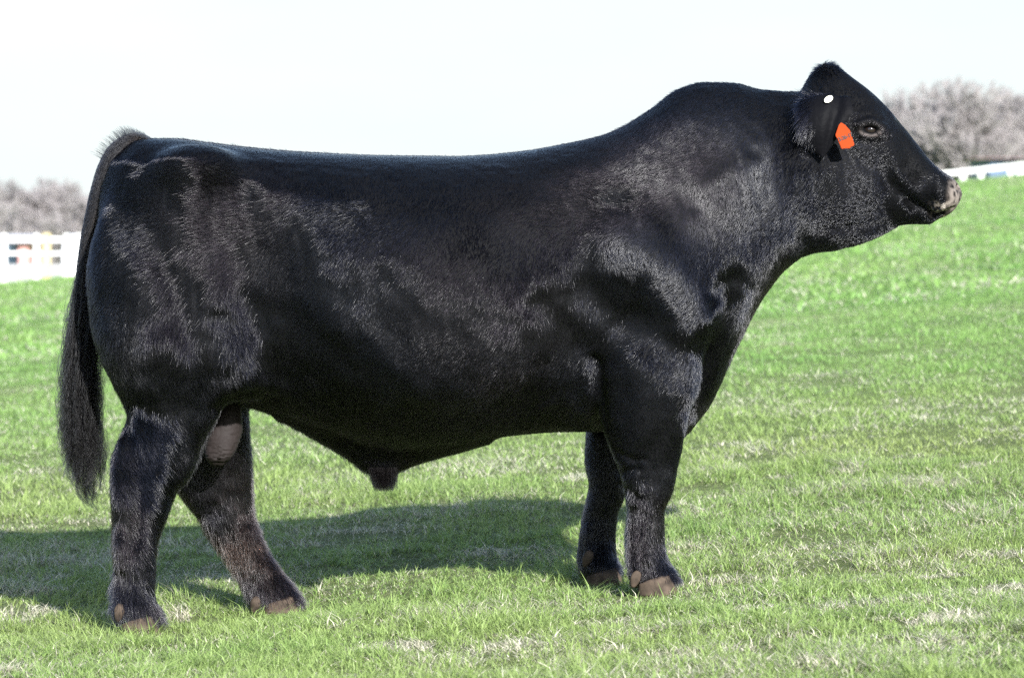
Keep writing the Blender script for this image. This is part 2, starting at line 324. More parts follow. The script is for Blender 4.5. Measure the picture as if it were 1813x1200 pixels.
# ---------------------------------------------------------------- the bull
bull = empty('bull', (-.3, 0, H(-.3, 0).item()))
tag(bull, 'massive black bull standing side on in the pasture, orange tag in its ear', 'bull')
def child(o, parent=None):
    p = parent or bull; o.parent = p
    t = Vector(p.location) if p.parent is None else Vector((0, 0, 0))      # parts sit at the world origin
    o.matrix_parent_inverse = Matrix.Translation(t).inverted(); return o
gx = np.concatenate([np.arange(-1.32, .78, .0085), np.arange(.78, 1.32, .0045)]); gy = np.arange(-.44, .441, .0075); gz = np.arange(-.06, 1.60, .007)
Fd = Field(gx, gy, gz)
Fd.loft_x([ # px, top, bottom, centre, half width, n up, n down
 (176, 340, 560, 430, .05, 2, 2), (190, 300, 600, 440, .12, 2, 2), (215, 264, 640, 450, .19, 2.1, 2.2), (250, 247, 670, 450, .245, 2.3, 2.2), (300, 247, 688, 460, .28, 2.6, 2.3),
 (380, 256, 700, 470, .295, 2.7, 2.2), (450, 264, 720, 480, .30, 2.7, 2.2), (520, 270, 742, 500, .325, 2.6, 2.1), (600, 274, 768, 520, .36, 2.5, 2.1), (700, 277, 796, 530, .378, 2.4, 2.05),
 (800, 278, 791, 530, .38, 2.3, 2.05), (900, 272, 770, 520, .365, 2.2, 2.05), (1000, 256, 762, 505, .335, 2.1, 2.1), (1060, 243, 762, 495, .32, 2, 2.1), (1100, 227, 762, 480, .312, 1.9, 2.1),
 (1150, 196, 766, 465, .305, 1.8, 2), (1200, 160, 776, 450, .29, 1.7, 1.75), (1245, 147, 735, 430, .27, 1.7, 1.6), (1300, 148, 622, 400, .24, 1.75, 1.7), (1350, 160, 527, 370, .205, 1.8, 1.8),
 (1400, 163, 468, 330, .175, 1.9, 1.9), (1440, 162, 446, 300, .15, 2, 2), (1480, 180, 440, 300, .12, 2, 2), (1505, 230, 415, 310, .07, 2, 2)])
Fd.loft_x([ # head
 (1410, 190, 430, 300, .09, 2, 2), (1426, 149, 446, 290, .105, 2, 2), (1442, 126, 443, 280, .115, 1.8, 2), (1462, 112, 441, 270, .124, 1.7, 1.8), (1485, 121, 440, 262, .13, 1.9, 1.75),
 (1510, 139, 436, 255, .130, 2.2, 1.7), (1540, 162, 425, 252, .124, 2.4, 1.7), (1570, 191, 412, 268, .108, 2.4, 1.75), (1600, 227, 398, 292, .095, 2.3, 1.8), (1625, 259, 397, 312, .087, 2.2, 1.8),
 (1645, 284, 397, 328, .084, 2.2, 1.8), (1660, 298, 388, 336, .087, 2.2, 2), (1675, 308, 382, 341, .086, 2.2, 2.1), (1688, 317, 373, 344, .075, 2.2, 2.1), (1697, 328, 360, 345, .055, 2, 2), (1702, 339, 350, 345, .025, 2, 2)], k=.022)
Fd.loft_x([(500, 700, 735, 720, .05, 2, 2), (560, 730, 776, 750, .055, 2, 2), (620, 745, 812, 775, .055, 2, 2), (650, 755, 832, 790, .05, 2, 2), (682, 765, 838, 795, .045, 2, 2), (706, 770, 832, 795, .045, 2, 2),
 (740, 765, 820, 785, .055, 2, 2), (800, 750, 799, 770, .06, 2, 2), (860, 740, 778, 755, .05, 2, 2)], k=.05)
FL = {}
FL['nh'] = [(370, 240, 400, -.15, .09), (430, 182, 450, -.165, .12), (500, 164, 470, -.175, .14), (570, 165, 465, -.18, .145), (630, 179, 445, -.185, .135), (680, 203, 415, -.195, .115), (710, 219, 398, -.2, .098), (736, 228, 383, -.205, .086),
 (780, 212, 360, -.21, .073), (820, 199, 345, -.215, .064), (848, 198, 330, -.22, .060), (868, 199, 312, -.22, .056), (916, 202, 293, -.22, .052), (960, 203, 277, -.22, .049), (1000, 204, 273, -.22, .048), (1040, 201, 273, -.22, .052), (1068, 201, 278, -.22, .056), (1084, 206, 284, -.22, .056), (1102, 214, 289, -.22, .054)]
FL['fh'] = [(430, 220, 440, .165, .12), (500, 190, 470, .175, .14), (570, 190, 465, .18, .145), (630, 205, 450, .185, .135), (680, 240, 442, .19, .115), (722, 270, 438, .19, .1), (760, 285, 440, .19, .085), (792, 292, 442, .19, .075), (830, 300, 444, .19, .068), (868, 316, 445, .19, .062),
 (908, 346, 447, .19, .057), (936, 364, 455, .19, .053), (960, 381, 464, .19, .051), (980, 395, 474, .19, .05), (1012, 416, 495, .19, .052), (1044, 436, 520, .19, .056), (1062, 447, 533, .19, .056), (1074, 458, 538, .19, .05)]
FL['nf'] = [(540, 1070, 1225, -.18, .09), (600, 1054, 1238, -.2, .108), (650, 1050, 1240, -.205, .11), (690, 1054, 1234, -.205, .102), (732, 1063, 1219, -.205, .09), (792, 1081, 1207, -.2, .073), (825, 1096, 1199, -.2, .064), (848, 1103, 1195, -.2, .061), (872, 1107, 1189, -.2, .057), (908, 1113, 1175, -.2, .046),
 (952, 1111, 1176, -.2, .044), (992, 1111, 1183, -.2, .047), (1012, 1113, 1194, -.2, .053), (1032, 1120, 1205, -.2, .054)]
FL['ff'] = [(600, 1075, 1200, .18, .1), (680, 1052, 1190, .19, .1), (740, 1042, 1170, .195, .09), (768, 1039, 1150, .195, .085), (816, 1037, 1128, .195, .07), (860, 1044, 1112, .195, .061), (882, 1041, 1104, .195, .056), (912, 1034, 1093, .195, .047),
 (952, 1027, 1090, .195, .044), (982, 1025, 1091, .195, .049), (1002, 1027, 1098, .195, .053), (1018, 1034, 1103, .195, .05)]
for kx, kk in (('nh', .05), ('fh', .05), ('nf', .035), ('ff', .035)): Fd.loft_z(FL[kx], kk)
for sg in (-1, 1):
    Fd.ell(UP(1541, 222, sg*.105), (.045, .03, .035), .03)                 # brow
    Fd.ell(UP(1500, 330, sg*.085), (.075, .035, .085), .04, rot=-20)      # cheek
    Fd.ell(UP(1541, 229, sg*.135), (.021, .020, .0085), .006, 'sub', rot=-8) # eye socket
    Fd.ell(UP(1691, 332, sg*.055), (.018, .032, .011), .004, 'sub', rot=-10) # nostril
    Fd.ell(UP(1683, 330, sg*.062), (.014, .012, .02), .015)
    Fd.ell(UP(1150, 470, sg*.22), (.17, .12, .17), .08)                   # shoulder
    Fd.ell(UP(1190, 560, sg*.2), (.11, .12, .12), .06)
    Fd.ell(UP(430, 640, sg*.2), (.08, .1, .10), .06)                      # stifle
    Fd.ell(UP(350, 300, sg*.22), (.10, .07, .06), .08)                    # hip
    Fd.ell(UP(205, 470, sg*.14), (.06, .09, .17), .06)
    Fd.ell(UP(760, 560, sg*.28), (.30, .11, .22), .1)
V, Q = surface_nets(Fd.f, gx, gy, gz)
del Fd
V = relax(V, Q, 3, .5)
Nn = normals(V, Q)
# muscle and skin relief, on both flanks: (points, width px, metres)
px, py = PX(V)
STR = [
 ([(1296, 500), (1282, 570), (1250, 640), (1235, 730)], 15, -.012), ([(1308, 520), (1298, 580), (1262, 670), (1225, 740)], 14, .007), ([(1380, 170), (1385, 240), (1365, 320), (1330, 420), (1305, 480)], 16, -.010),
 ([(1415, 180), (1420, 260), (1400, 350), (1420, 430)], 14, -.008), ([(1250, 330), (1290, 400), (1310, 455)], 26, .010), ([(1050, 350), (1110, 370), (1190, 400), (1230, 470)], 30, -.009),
 ([(1080, 430), (1160, 470), (1230, 560)], 34, .014), ([(1060, 300), (1160, 320), (1240, 330)], 40, .008), ([(1040, 520), (1110, 560), (1190, 590), (1235, 620)], 30, -.016), ([(960, 540), (1020, 600), (1060, 640)], 26, -.014),
 ([(1200, 590), (1225, 640), (1215, 690)], 18, .012), ([(1055, 640), (1062, 700), (1068, 760)], 9, -.016), ([(1040, 650), (1046, 720), (1050, 755)], 10, .008), ([(1120, 640), (1140, 700), (1130, 770)], 22, .010),
 ([(1095, 800), (1125, 815), (1140, 812)], 5, -.004), ([(1098, 835), (1130, 828)], 5, -.004), ([(1105, 860), (1125, 880), (1150, 890)], 6, -.004), ([(1150, 890), (1148, 940), (1145, 990)], 7, .006), ([(1125, 900), (1124, 960), (1125, 1000)], 6, -.005),
 ([(940, 480), (945, 560), (935, 650), (930, 720)], 20, -.006), ([(860, 400), (870, 500), (850, 640)], 34, .006), ([(730, 450), (760, 560), (720, 650)], 36, .006), ([(640, 560), (690, 640), (740, 690)], 18, .006), ([(600, 520), (640, 560), (700, 590)], 20, -.005),
 ([(500, 545), (560, 600), (620, 660), (700, 700)], 30, -.009), ([(400, 690), (450, 660), (510, 690), (580, 760)], 15, .012), ([(380, 720), (430, 690), (490, 700)], 8, -.008), ([(430, 540), (520, 560), (600, 640)], 30, -.008),
 ([(350, 310), (470, 320), (600, 350)], 40, .004), ([(260, 290), (300, 330), (420, 330)], 26, -.008), ([(340, 360), (370, 470), (400, 560), (390, 640)], 26, .008), ([(260, 380), (300, 480), (330, 590)], 18, -.007), ([(200, 400), (230, 520), (260, 620)], 30, .006),
 ([(300, 600), (330, 680), (340, 740)], 20, .006), ([(390, 560), (375, 640), (350, 720)], 14, -.007), ([(225, 760), (240, 800), (245, 860), (243, 950)], 11, -.006), ([(300, 780), (290, 840), (270, 900)], 15, .007), ([(215, 780), (206, 830), (212, 900), (215, 1000)], 10, .006),
 ([(430, 940), (440, 980), (455, 1010)], 9, .005), ([(370, 900), (400, 960), (430, 1010)], 8, -.004),
 ([(1694, 371), (1672, 379), (1652, 380)], 4, -.014), ([(1652, 380), (1630, 368), (1612, 357)], 5, -.010), ([(1660, 345), (1668, 365), (1655, 375)], 10, .006), ([(1618, 300), (1648, 322), (1676, 335)], 10, .005), ([(1530, 290), (1555, 300), (1580, 330)], 10, -.005), ([(1480, 300), (1500, 370), (1540, 400)], 24, .006), ([(1585, 330), (1570, 370), (1580, 400)], 9, -.005), ([(1630, 340), (1660, 330), (1680, 350)], 12, .005), ([(1600, 345), (1620, 370)], 9, -.006), ([(1585, 250), (1610, 290), (1640, 318)], 12, -.006), ([(1565, 240), (1590, 300), (1610, 330)], 12, .005),
 ([(1450, 410), (1500, 402), (1560, 398)], 7, -.007), ([(1470, 423), (1520, 415), (1575, 405)], 8, .004), ([(1500, 262), (1508, 282)], 3, -.004), ([(1512, 262), (1522, 282)], 3, -.004), ([(1465, 280), (1470, 305)], 3, -.003), ([(1518, 221), (1541, 213), (1564, 224)], 4, .006), ([(1516, 210), (1541, 203), (1566, 212)], 3.5, -.003),
 ([(1524, 240), (1541, 245), (1560, 238)], 3, .004), ([(1526, 252), (1544, 257), (1564, 248)], 3.5, -.003), ([(1575, 235), (1590, 265), (1600, 280)], 7, .004), ([(1440, 145), (1455, 165)], 3, -.003), ([(1455, 140), (1472, 162)], 3, -.003),
 ([(1215, 770), (1240, 720), (1265, 670)], 9, .006)]
disp = np.zeros(len(V)); side = sm(.12, .6, np.abs(Nn[:, 1]))
near = V[:, 1] < .02
pxm = np.where(near, px, 906.5+(V[:, 0]/K)*1.0); pym = np.where(near, py, YH+(CH-V[:, 2])/K)
for pts, wd, am in STR:
    if min(p_[1] for p_ in pts) > 755 and max(p_[0] for p_ in pts) < 1260: am *= 1.9
    if min(p_[0] for p_ in pts) > 1436 and wd > 3: am *= 1.75
    d = polyd(pxm, pym, pts); disp += .85*am*np.exp(-(d/(wd*1.12+1))**2)
for kx in range(13):                                                  # fine neck and flank creases
    x0 = 1255+kx*11+4*math.sin(kx*2.3); d = polyd(pxm, pym, [(x0, 300+30*math.sin(kx)), (x0+14, 370+25*math.sin(kx*1.7)), (x0+20, 430+30*math.sin(kx*2.9))])
    disp += -.0034*np.exp(-(d/3.3)**2)*(.1, .9, .25, .5, .1, 1, .2, .15, .8, .3, .1, .6, .3)[kx]*(.3+.7*sm(-.2, .4, noise(V, 9, 81+kx)))
for kx in range(9):
    a = 840+kx*19; d = polyd(pxm, pym, [(a, 745-5*(kx % 3)), (a+35, 715-10*(kx % 2)), (a+60, 690-6*(kx % 4))]); disp += -.003*np.exp(-(d/3)**2)
disp += .006*noise(V, 6, 1, 2)+.0035*noise(V, 16, 2, 2)+.0012*noise(V*[1, 1, .35], 60, 3)
headw = sm(.80, .9, V[:, 0])
V = V+Nn*(disp*side*(1-.2*headw))[:, None]
V = relax(V, Q, 1, .4); Nn = normals(V, Q); px, py = PX(V)
# colours and hair attributes
n1 = noise(V, 7, 11, 3); n2 = noise(V, 30, 12, 2)
col = np.tile(np.array([.003, .003, .0035]), (len(V), 1)); hc = np.tile(np.array([.003, .0032, .005]), (len(V), 1))
def blend(a, c, wgt): return a*(1-wgt[:, None])+np.array(c)*wgt[:, None]
low = sm(.62, .15, V[:, 2]); hind = sm(-.45, -.55, V[:, 0]); far = V[:, 1] > .05
hc = blend(hc, (.016, .012, .011), .5*low*sm(-.3, .4, n1)); hc = blend(hc, (.020, .013, .010), hind*low*far*sm(-.5, .3, n1)*.85)
belly = sm(-.2, -.8, Nn[:, 2])*sm(.75, .55, V[:, 2]); hc = blend(hc, (.05, .035, .03), belly*.06)
hc = blend(hc, (.012, .0085, .0085), (.35*sm(.0, .5, noise(V, 2.5, 31, 2)))*(px < 1400))
muz = sm(1674+8*0, 1692, px+(py-345)*.12+6*n2); hx = np.clip(muz, 0, 1)
col = blend(col, (.20, .17, .15), hx*sm(-.3, .25, noise(V, 110, 34, 2)+.15)*(.6+.4*sm(-.2, .2, noise(V, 45, 35)))); hc = blend(hc, (.10, .08, .07), hx)
lipw = sm(1640, 1672, px)*sm(350, 366, py)*sm(.0, .35, noise(V, 120, 33))*(py < 384); col = blend(col, (.35, .3, .26), lipw); hc = blend(hc, (.3, .27, .24), lipw*.8)
eyed = np.hypot((px-1541)/19, (py-230)/10)
lid = np.exp(-((eyed-1.0)/.16)**2)*(px > 1500); col = blend(col, (.09, .075, .07), np.clip(lid*(.12+.88*sm(229, 236, py)), 0, 1)); hc = blend(hc, (.016, .012, .012), np.clip(np.exp(-(eyed/1.7)**2), 0, 1)*.8*(px > 1500))
flow = np.tile(np.array([-.55, 0, -.85]), (len(V), 1))
def setflow(v, wgt):
    global flow
    flow = flow*(1-wgt[:, None])+np.array(v)*wgt[:, None]
setflow((-1, 0, -.25), sm(1.0, 1.15, V[:, 2])*sm(.6, .3, V[:, 0])); setflow((-.1, 0, -1), sm(.6, .35, V[:, 2])); setflow((.25, 0, -1), hind*sm(.9, .6, V[:, 2]))
setflow((-.55, 0, -.8), headw); setflow((.3, 0, -.9), headw*sm(1560, 1440, px)*sm(200, 150, py)); setflow((-.8, 0, .1), headw*sm(1560, 1620, px))
top_ = sm(.35, .8, Nn[:, 2])*sm(.9, 1.0, V[:, 2])*(1-headw)
flow = flow*(1-top_[:, None])+np.stack([np.full(len(V), -.5), np.sign(V[:, 1])*1.0, np.full(len(V), -.3)], 1)*top_[:, None]  # back hair turned outwards so the back shades dark
ang = noise(V, 4, 41, 2)*.6+noise(V, 22, 43)*.22; ca, sa = np.cos(ang), np.sin(ang)
flow = np.c_[flow[:, 0]*ca-flow[:, 2]*sa, flow[:, 1]+.3*noise(V, 4, 44), flow[:, 0]*sa+flow[:, 2]*ca]
flow = flow-Nn*(flow*Nn).sum(1)[:, None]; flow /= np.linalg.norm(flow, axis=1)[:, None]+1e-9
hl = np.full(len(V), .0125)*(1+.25*noise(V, 9, 51, 2)); hl += -.002*low+.003*hind*sm(.9, .6, V[:, 2])+.006*sm(-.35, -.6, V[:, 0])
hl += .012*belly*sm(560, 640, px)*sm(760, 700, px); hl = hl*(1-.62*headw); hl *= 1-.93*hx; hl *= sm(.7, 1.15, eyed)
hl += .008*sm(.13, .07, V[:, 2]-H(V[:, 0], V[:, 1]))
rear = sm(.3, .9, -Nn[:, 0])*sm(.5, .2, V[:, 2]); hl += .008*rear
poll = np.exp(-(((px-1462)/22)**2+((py-120)/16)**2)); hl += .014*poll
ruff = np.exp(-(((px-228)/28)**2+((py-245)/14)**2))*sm(.12, .04, np.abs(V[:, 1]))
wx = pxm+22*noise(V, 7, 71, 3)+8*noise(V, 30, 73, 2); wy = pym+22*noise(V, 7, 72, 3)+8*noise(V, 30, 74, 2); sheen = np.full(len(V), .31)  # target map of bright and dark coat patches, built into the hair angle
def blob(a, b_, c_, d_, q, rot=0):
    ca, sa = math.cos(R(rot)), math.sin(R(rot)); u = (wx-a)*ca+(wy-b_)*sa; v = -(wx-a)*sa+(wy-b_)*ca
    return q*np.exp(-((u/c_)**2+(v/d_)**2)**1.05)
for t_ in [(1275, 335, 120, 105, .95), (1170, 300, 100, 55, .7), (1010, 335, 95, 40, .4), (1150, 490, 140, 36, 1.0, 38), (1235, 575, 28, 40, .6), (1212, 650, 24, 42, .8), (1140, 700, 45, 30, .3), (1300, 640, 12, 70, .4, 20), (1400, 380, 40, 60, .25),
  (1530, 290, 46, 60, .75), (1555, 365, 52, 32, .6), (1490, 390, 50, 40, .5), (1580, 238, 14, 12, .6), (1598, 290, 12, 16, .5), (1470, 350, 40, 50, .25), (770, 605, 130, 66, .14), (640, 590, 40, 60, .2), (905, 560, 60, 64, .16), (1030, 700, 30, 50, .35), (880, 680, 60, 30, .2),
  (410, 430, 66, 80, .26), (255, 610, 48, 70, .33), (355, 560, 34, 90, .26, -12), (230, 410, 34, 50, .22), (600, 430, 90, 70, .08), (445, 672, 60, 18, .5), (285, 780, 36, 50, .3), (245, 880, 26, 60, .2), (520, 360, 60, 30, .2), (1150, 930, 14, 50, .35), (1145, 840, 24, 24, .3),
  (1090, 550, 120, 44, -1, 24), (1180, 605, 75, 32, -1), (980, 560, 60, 34, -.9), (1284, 515, 24, 44, -.7, 28), (1258, 590, 22, 46, -.8, 15), (1262, 650, 12, 50, -.8), (600, 300, 340, 36, -.9), (330, 300, 75, 36, -.9), (470, 580, 105, 46, -1, 15), (620, 740, 190, 40, -.6, 18), (1120, 720, 60, 40, -.6),
  (1140, 790, 60, 40, -.7), (290, 505, 50, 45, -.7), (330, 640, 90, 24, -.4), (1605, 345, 34, 36, -1, 30), (1640, 378, 45, 16, -1), (1095, 360, 44, 26, -.6), (1180, 385, 18, 46, -.7, -30), (1050, 420, 40, 30, -.5), (235, 720, 60, 40, -.5), (1385, 250, 16, 90, -.5), (800, 340, 200, 34, -.6),
  (1430, 250, 50, 90, -.5), (850, 450, 60, 80, -.3), (1520, 180, 70, 30, -.6, 45), (1620, 300, 50, 14, -.5, 40), (220, 930, 14, 90, -.4), (300, 850, 16, 50, -.5)]: sheen = sheen+blob(*t_)
sheen = np.clip(sheen+.13*noise(V, 9, 75, 3)+.05*noise(V, 35, 76, 2), 0, 1)
hv = np.array([*(Vector((sdir.x, sdir.y, sdir.z))+Vector((0, -1, 0))).normalized()]); nh = np.clip((Nn*hv).sum(1), .25, 1); ht = hv-Nn*(Nn*hv).sum(1)[:, None]; htl = np.linalg.norm(ht, axis=1); ht /= htl[:, None]+1e-6
c0_ = (flow*ht).sum(1); perp = np.cross(Nn, ht); perp *= np.tanh(5*(perp*flow).sum(1))[:, None]; al = ht*np.tanh(7*c0_)[:, None]
wb_ = sm(.25, 1.05, sheen)[:, None]*1.7; wd_ = sm(.4, -.1, sheen)[:, None]*1.2; flow = flow+perp*wb_+al*wd_; flow /= np.linalg.norm(flow, axis=1)[:, None]
flow = blur(flow, Q, 8); flow -= Nn*(flow*Nn).sum(1)[:, None]; flow /= np.linalg.norm(flow, axis=1)[:, None]+1e-9
cc = (flow*hv).sum(1); T_ = .50*(1-sheen)**1.2; wn = sm(-.15, -.26, cc)
lx = .015*noise(V, 25, 62)+.02*low+.5*poll
lift = np.c_[np.clip((T_-cc)/nh, .03, .40)+lx, np.clip((-T_-cc)/nh, .03, .24)+lx, wn]  # hair tilt solved against sun and view so highlights follow the map
lift = blur(lift, Q, 7); hdens = np.clip(1-.75*hx, .1, 1)
body = mesh('body', V, [Q], M['skin'], cols=col); 
child(body)
# short coat: bent hairs rooted on a surface, as hair curves
def coat(o, V, Q, Nv, flow, hlen, hcol, lift, hden, dens, width, seed=1, m_=4):
    r = np.random.default_rng(seed)
    T = np.concatenate([Q[:, [0, 1, 2]], Q[:, [0, 2, 3]]]); ar = .5*np.linalg.norm(np.cross(V[T[:, 1]]-V[T[:, 0]], V[T[:, 2]]-V[T[:, 0]]), axis=1)
    wt = ar*hden[T].mean(1); cw = np.cumsum(wt); n = int(cw[-1]*dens)
    t = T[np.searchsorted(cw, r.random(n)*cw[-1])]; u, v = r.random((2, n)); fl_ = u+v > 1; u[fl_] = 1-u[fl_]; v[fl_] = 1-v[fl_]
    g = lambda A: (A[t[:, 0]].T*(1-u-v)+A[t[:, 1]].T*u+A[t[:, 2]].T*v).T
    P = g(V); Nn_ = g(Nv); Nn_ /= np.linalg.norm(Nn_, axis=1)[:, None]+1e-9; F_ = g(flow)+r.normal(0, .085, (n, 3)); F_ -= Nn_*(F_*Nn_).sum(1)[:, None]; F_ /= np.linalg.norm(F_, axis=1)[:, None]+1e-9
    l = (g(hlen)*r.uniform(.55, 1.35, n))[:, None]; gl = g(lift); gl = np.where(r.random(n) < gl[:, 2], gl[:, 1], gl[:, 0]) if gl.ndim > 1 else gl; li = (gl*r.uniform(.6, 1.5, n))[:, None]; out = np.empty((n, m_, 3), np.float32)
    for k in range(m_):
        x = k/(m_-1); out[:, k] = P+F_*l*x+Nn_*(l*li*(1.25*x-.3*x*x)+.0002)
    keep = l[:, 0] > .0015; out = out[keep]; n = len(out)
    return strands('coat', out, width, g(hcol)[keep], o)
# free strands (tail switch, ruff, sheath tuft) as hair curves
def strands(name, PTS, rad, colr, parent, label=None):
    """PTS (n, m, 3)"""
    n, m_, _ = PTS.shape; hcv = bpy.data.hair_curves.new(name); hcv.add_curves([m_]*n)
    hcv.attributes['position'].data.foreach_set('vector', np.ascontiguousarray(PTS.reshape(-1, 3), np.float32).ravel())
    ra = hcv.attributes.get('radius') or hcv.attributes.new('radius', 'FLOAT', 'POINT')
    ra.data.foreach_set('value', np.tile(np.linspace(rad, rad*.25, m_), n).astype(np.float32))
    ca = hcv.attributes.new('hcol', 'FLOAT_COLOR', 'CURVE'); c = np.array(colr)*rng.uniform(.45, 1.6, (n, 1)); ca.data.foreach_set('color', np.c_[c, np.ones(n)].astype(np.float32).ravel())
    hcv.materials.append(M['hair' if name == 'coat' and parent.name != 'tail' else 'coarse_hair']); o = bpy.data.objects.new(name, hcv); link(o); child(o, parent); return o
coat(body, V, Q, Nn, flow, hl, hc, lift, hdens, 115000, .0005)
def ring_tube(C, Rx, Ry, seg=24, Nv=None):
    """tube along centres C in the XZ plane; Rx in-plane radius, Ry depth radius"""
    C = np.array(C, float); T = np.gradient(C, axis=0); T /= np.linalg.norm(T, axis=1)[:, None]
    A = np.c_[T[:, 2], np.zeros(len(C)), -T[:, 0]]; A /= np.linalg.norm(A, axis=1)[:, None]; B = np.cross(T, A)
    th = np.linspace(0, 2*np.pi, seg, endpoint=False)
    V = C[:, None]+A[:, None]*(np.array(Rx)[:, None]*np.cos(th))[..., None]+B[:, None]*(np.array(Ry)[:, None]*np.sin(th))[..., None]
    n = len(C); F = np.array([(r*seg+s, r*seg+(s+1) % seg, (r+1)*seg+(s+1) % seg, (r+1)*seg+s) for r in range(n-1) for s in range(seg)])
    V = V.reshape(-1, 3); V = np.concatenate([V, C[:1], C[-1:]]); a, b2 = len(V)-2, len(V)-1
    F3 = np.array([(a, (s+1) % seg, s) for s in range(seg)]+[(b2, (n-1)*seg+s, (n-1)*seg+(s+1) % seg) for s in range(seg)])
    return V, F, F3
def vnorm(o):
    me = o.data; a = np.empty(len(me.vertices)*3, np.float32); me.vertices.foreach_get('normal', a); return a.reshape(-1, 3)
# tail
tp = np.array([(262, 256, 14), (238, 259, 22), (216, 272, 24), (198, 296, 22), (182, 335, 19), (169, 380, 16), (158, 430, 14), (151, 480, 13), (146, 530, 12), (143, 580, 11), (143, 630, 10), (146, 680, 8), (149, 720, 5)], float)
tt = np.linspace(0, 1, 60); ti = np.linspace(0, 1, len(tp)); TC = np.array([[*UP(pchip(ti, tp[:, 0], np.array([t]))[0], pchip(ti, tp[:, 1], np.array([t]))[0], 0.0)] for t in tt]); TR = pchip(ti, tp[:, 2], tt)*K*.95
TC[:, 1] = -.03*np.sin(tt*3)
Vt, Ft, F3t = ring_tube(TC, TR, TR*1.25)
tl = mesh('tail', Vt, [Ft, F3t], M['skin'], cols=np.tile([.010, .009, .009], (len(Vt), 1))); child(tl)
Nt = vnorm(tl); fl = np.gradient(TC, axis=0); fl /= np.linalg.norm(fl, axis=1)[:, None]; flv = np.concatenate([np.repeat(fl, 24, 0), fl[:1], fl[-1:]]); flv = flv+Nt*.05
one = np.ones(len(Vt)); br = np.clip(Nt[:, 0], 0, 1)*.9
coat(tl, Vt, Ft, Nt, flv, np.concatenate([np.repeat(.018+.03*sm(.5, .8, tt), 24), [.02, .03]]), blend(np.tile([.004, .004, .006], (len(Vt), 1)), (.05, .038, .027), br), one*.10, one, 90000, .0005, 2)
def switch(n, m_=12):
    r = np.random.default_rng(5); out = np.zeros((n, m_, 3)); t0 = r.random(n)**.8*.48+.52
    ci = (t0*59).astype(int); lock = r.integers(0, 26, n); la = lock/26*2*np.pi; lw = .55+.45*np.sin(lock*3.7)
    end = np.array([UP(154+ (34*lw*np.cos(la))[q], (906-62*abs(math.sin(lock[q]*1.9)))-28*r.random()**2, 0) for q in range(n)]); end[:, 1] = .05*lw*np.sin(la)
    st = TC[ci]+np.c_[np.cos(la), np.sin(la), np.zeros(n)]*TR[ci][:, None]*.9
    ln = np.where(r.random(n) < .4, 1, .3+.7*r.random(n)); stray = np.c_[r.normal(0, .008, n), r.normal(0, .008, n), r.normal(0, .006, n)]*(r.random(n) < .5)[:, None]
    for k in range(m_):
        s = k/(m_-1)*ln; p = st*(1-s)[:, None]+end*s[:, None]
        bul = np.sin(np.pi*np.clip(s, 0, 1))*.026*(.3+r.random(n)); wav = (.012*np.sin(s*(19+lock*.5)+lock*2.1)+.002*np.sin(s*41+lock))*s
        p[:, 0] += np.cos(la)*bul+wav-.010*np.sin(np.pi*s)*np.ones(n); p[:, 1] += np.sin(la)*bul+wav*.6
        p += r.normal(0, .0006, (n, 3))*(.3+s[:, None])+stray*(s**1.3)[:, None]; out[:, k] = p
    return out
strands('tail_switch', switch(3400), .0005, (.006, .0055, .006), tl)
def tuft(n, base, ln, dirf, m_=5, seed=3, bend=(0, 0, 0)):
    r = np.random.default_rng(seed); b0 = base(r, n); d = dirf(r, n, b0); l = ln*(.5+.7*r.random(n)); s = np.linspace(0, 1, m_)
    return b0[:, None]+d[:, None]*(l[:, None]*s)[..., None]+np.array(bend)[None, None]*(s**2)[None, :, None]*l[:, None, None]
def rb(r, n):
    t = r.random(n); x = 268-74*t; y = pchip([190, 200, 212, 230, 250, 270], [300, 282, 266, 252, 247, 247], x); return np.array([UP(a, b+3, 0) for a, b in zip(x, y)])+np.c_[np.zeros(n), r.normal(0, .02, n), np.zeros(n)]
def rd(r, n, b): x = PX(b)[0]; a = np.radians(78+.72*(268-x)*.85)+r.normal(0, .16, n); d = np.c_[np.cos(a), r.normal(0, .22, n), np.sin(a)]; return d*(.35+.65*np.clip((268-x)/35, 0, 1))[:, None]
strands('tail_ruff', tuft(800, rb, .05, rd, bend=(-.25, 0, -.1)), .0006, (.012, .011, .011), tl)
def sb(r, n): x = 650+55*r.random(n); return np.array([UP(a, 826, 0) for a in x])+np.c_[np.zeros(n), r.normal(0, .016, n), np.zeros(n)]
def sdr(r, n, b): x = PX(b)[0]; return np.c_[.10+(679-x)*.011+r.normal(0, .10, n), -.8+r.normal(0, .25, n), -np.ones(n)]
strands('sheath_hair', tuft(2400, sb, .056, sdr, seed=8), .0005, (.008, .007, .007), None)
# scrotum
u = np.linspace(0, np.pi, 60); vv = np.linspace(0, 2*np.pi, 72, endpoint=False); U, W = np.meshgrid(u, vv, indexing='ij')
cz = -np.cos(U); wid = np.sin(U)**.75*(1.0-.28*(cz > 0)*cz); c0 = UP(393, 762, -.02)
fold = .0036*np.sin(cz*52+2.2*np.sin(W*2)+W+1.5*np.sin(cz*9+W*3))*sm(.25, -.4, cz)
X = c0[0]+(.052+fold)*wid*np.cos(W)+(.006+.020*cz); Yv = c0[1]+(.062+fold)*wid*np.sin(W)*(1+.06*np.cos(W*2)); Z = c0[2]+.098*cz+fold
Vs = np.c_[X.ravel(), Yv.ravel(), Z.ravel()]; k72 = 72
Fs = np.array([(a*k72+b_, (a+1)*k72+b_, (a+1)*k72+(b_+1) % k72, a*k72+(b_+1) % k72) for a in range(59) for b_ in range(72)])
cs_ = blend(np.tile([.019, .0145, .0135], (len(Vs), 1)), (.012, .009, .008), sm(.0, -.9, cz.ravel())*sm(-.5, .5, noise(Vs, 40, 4, 2)))
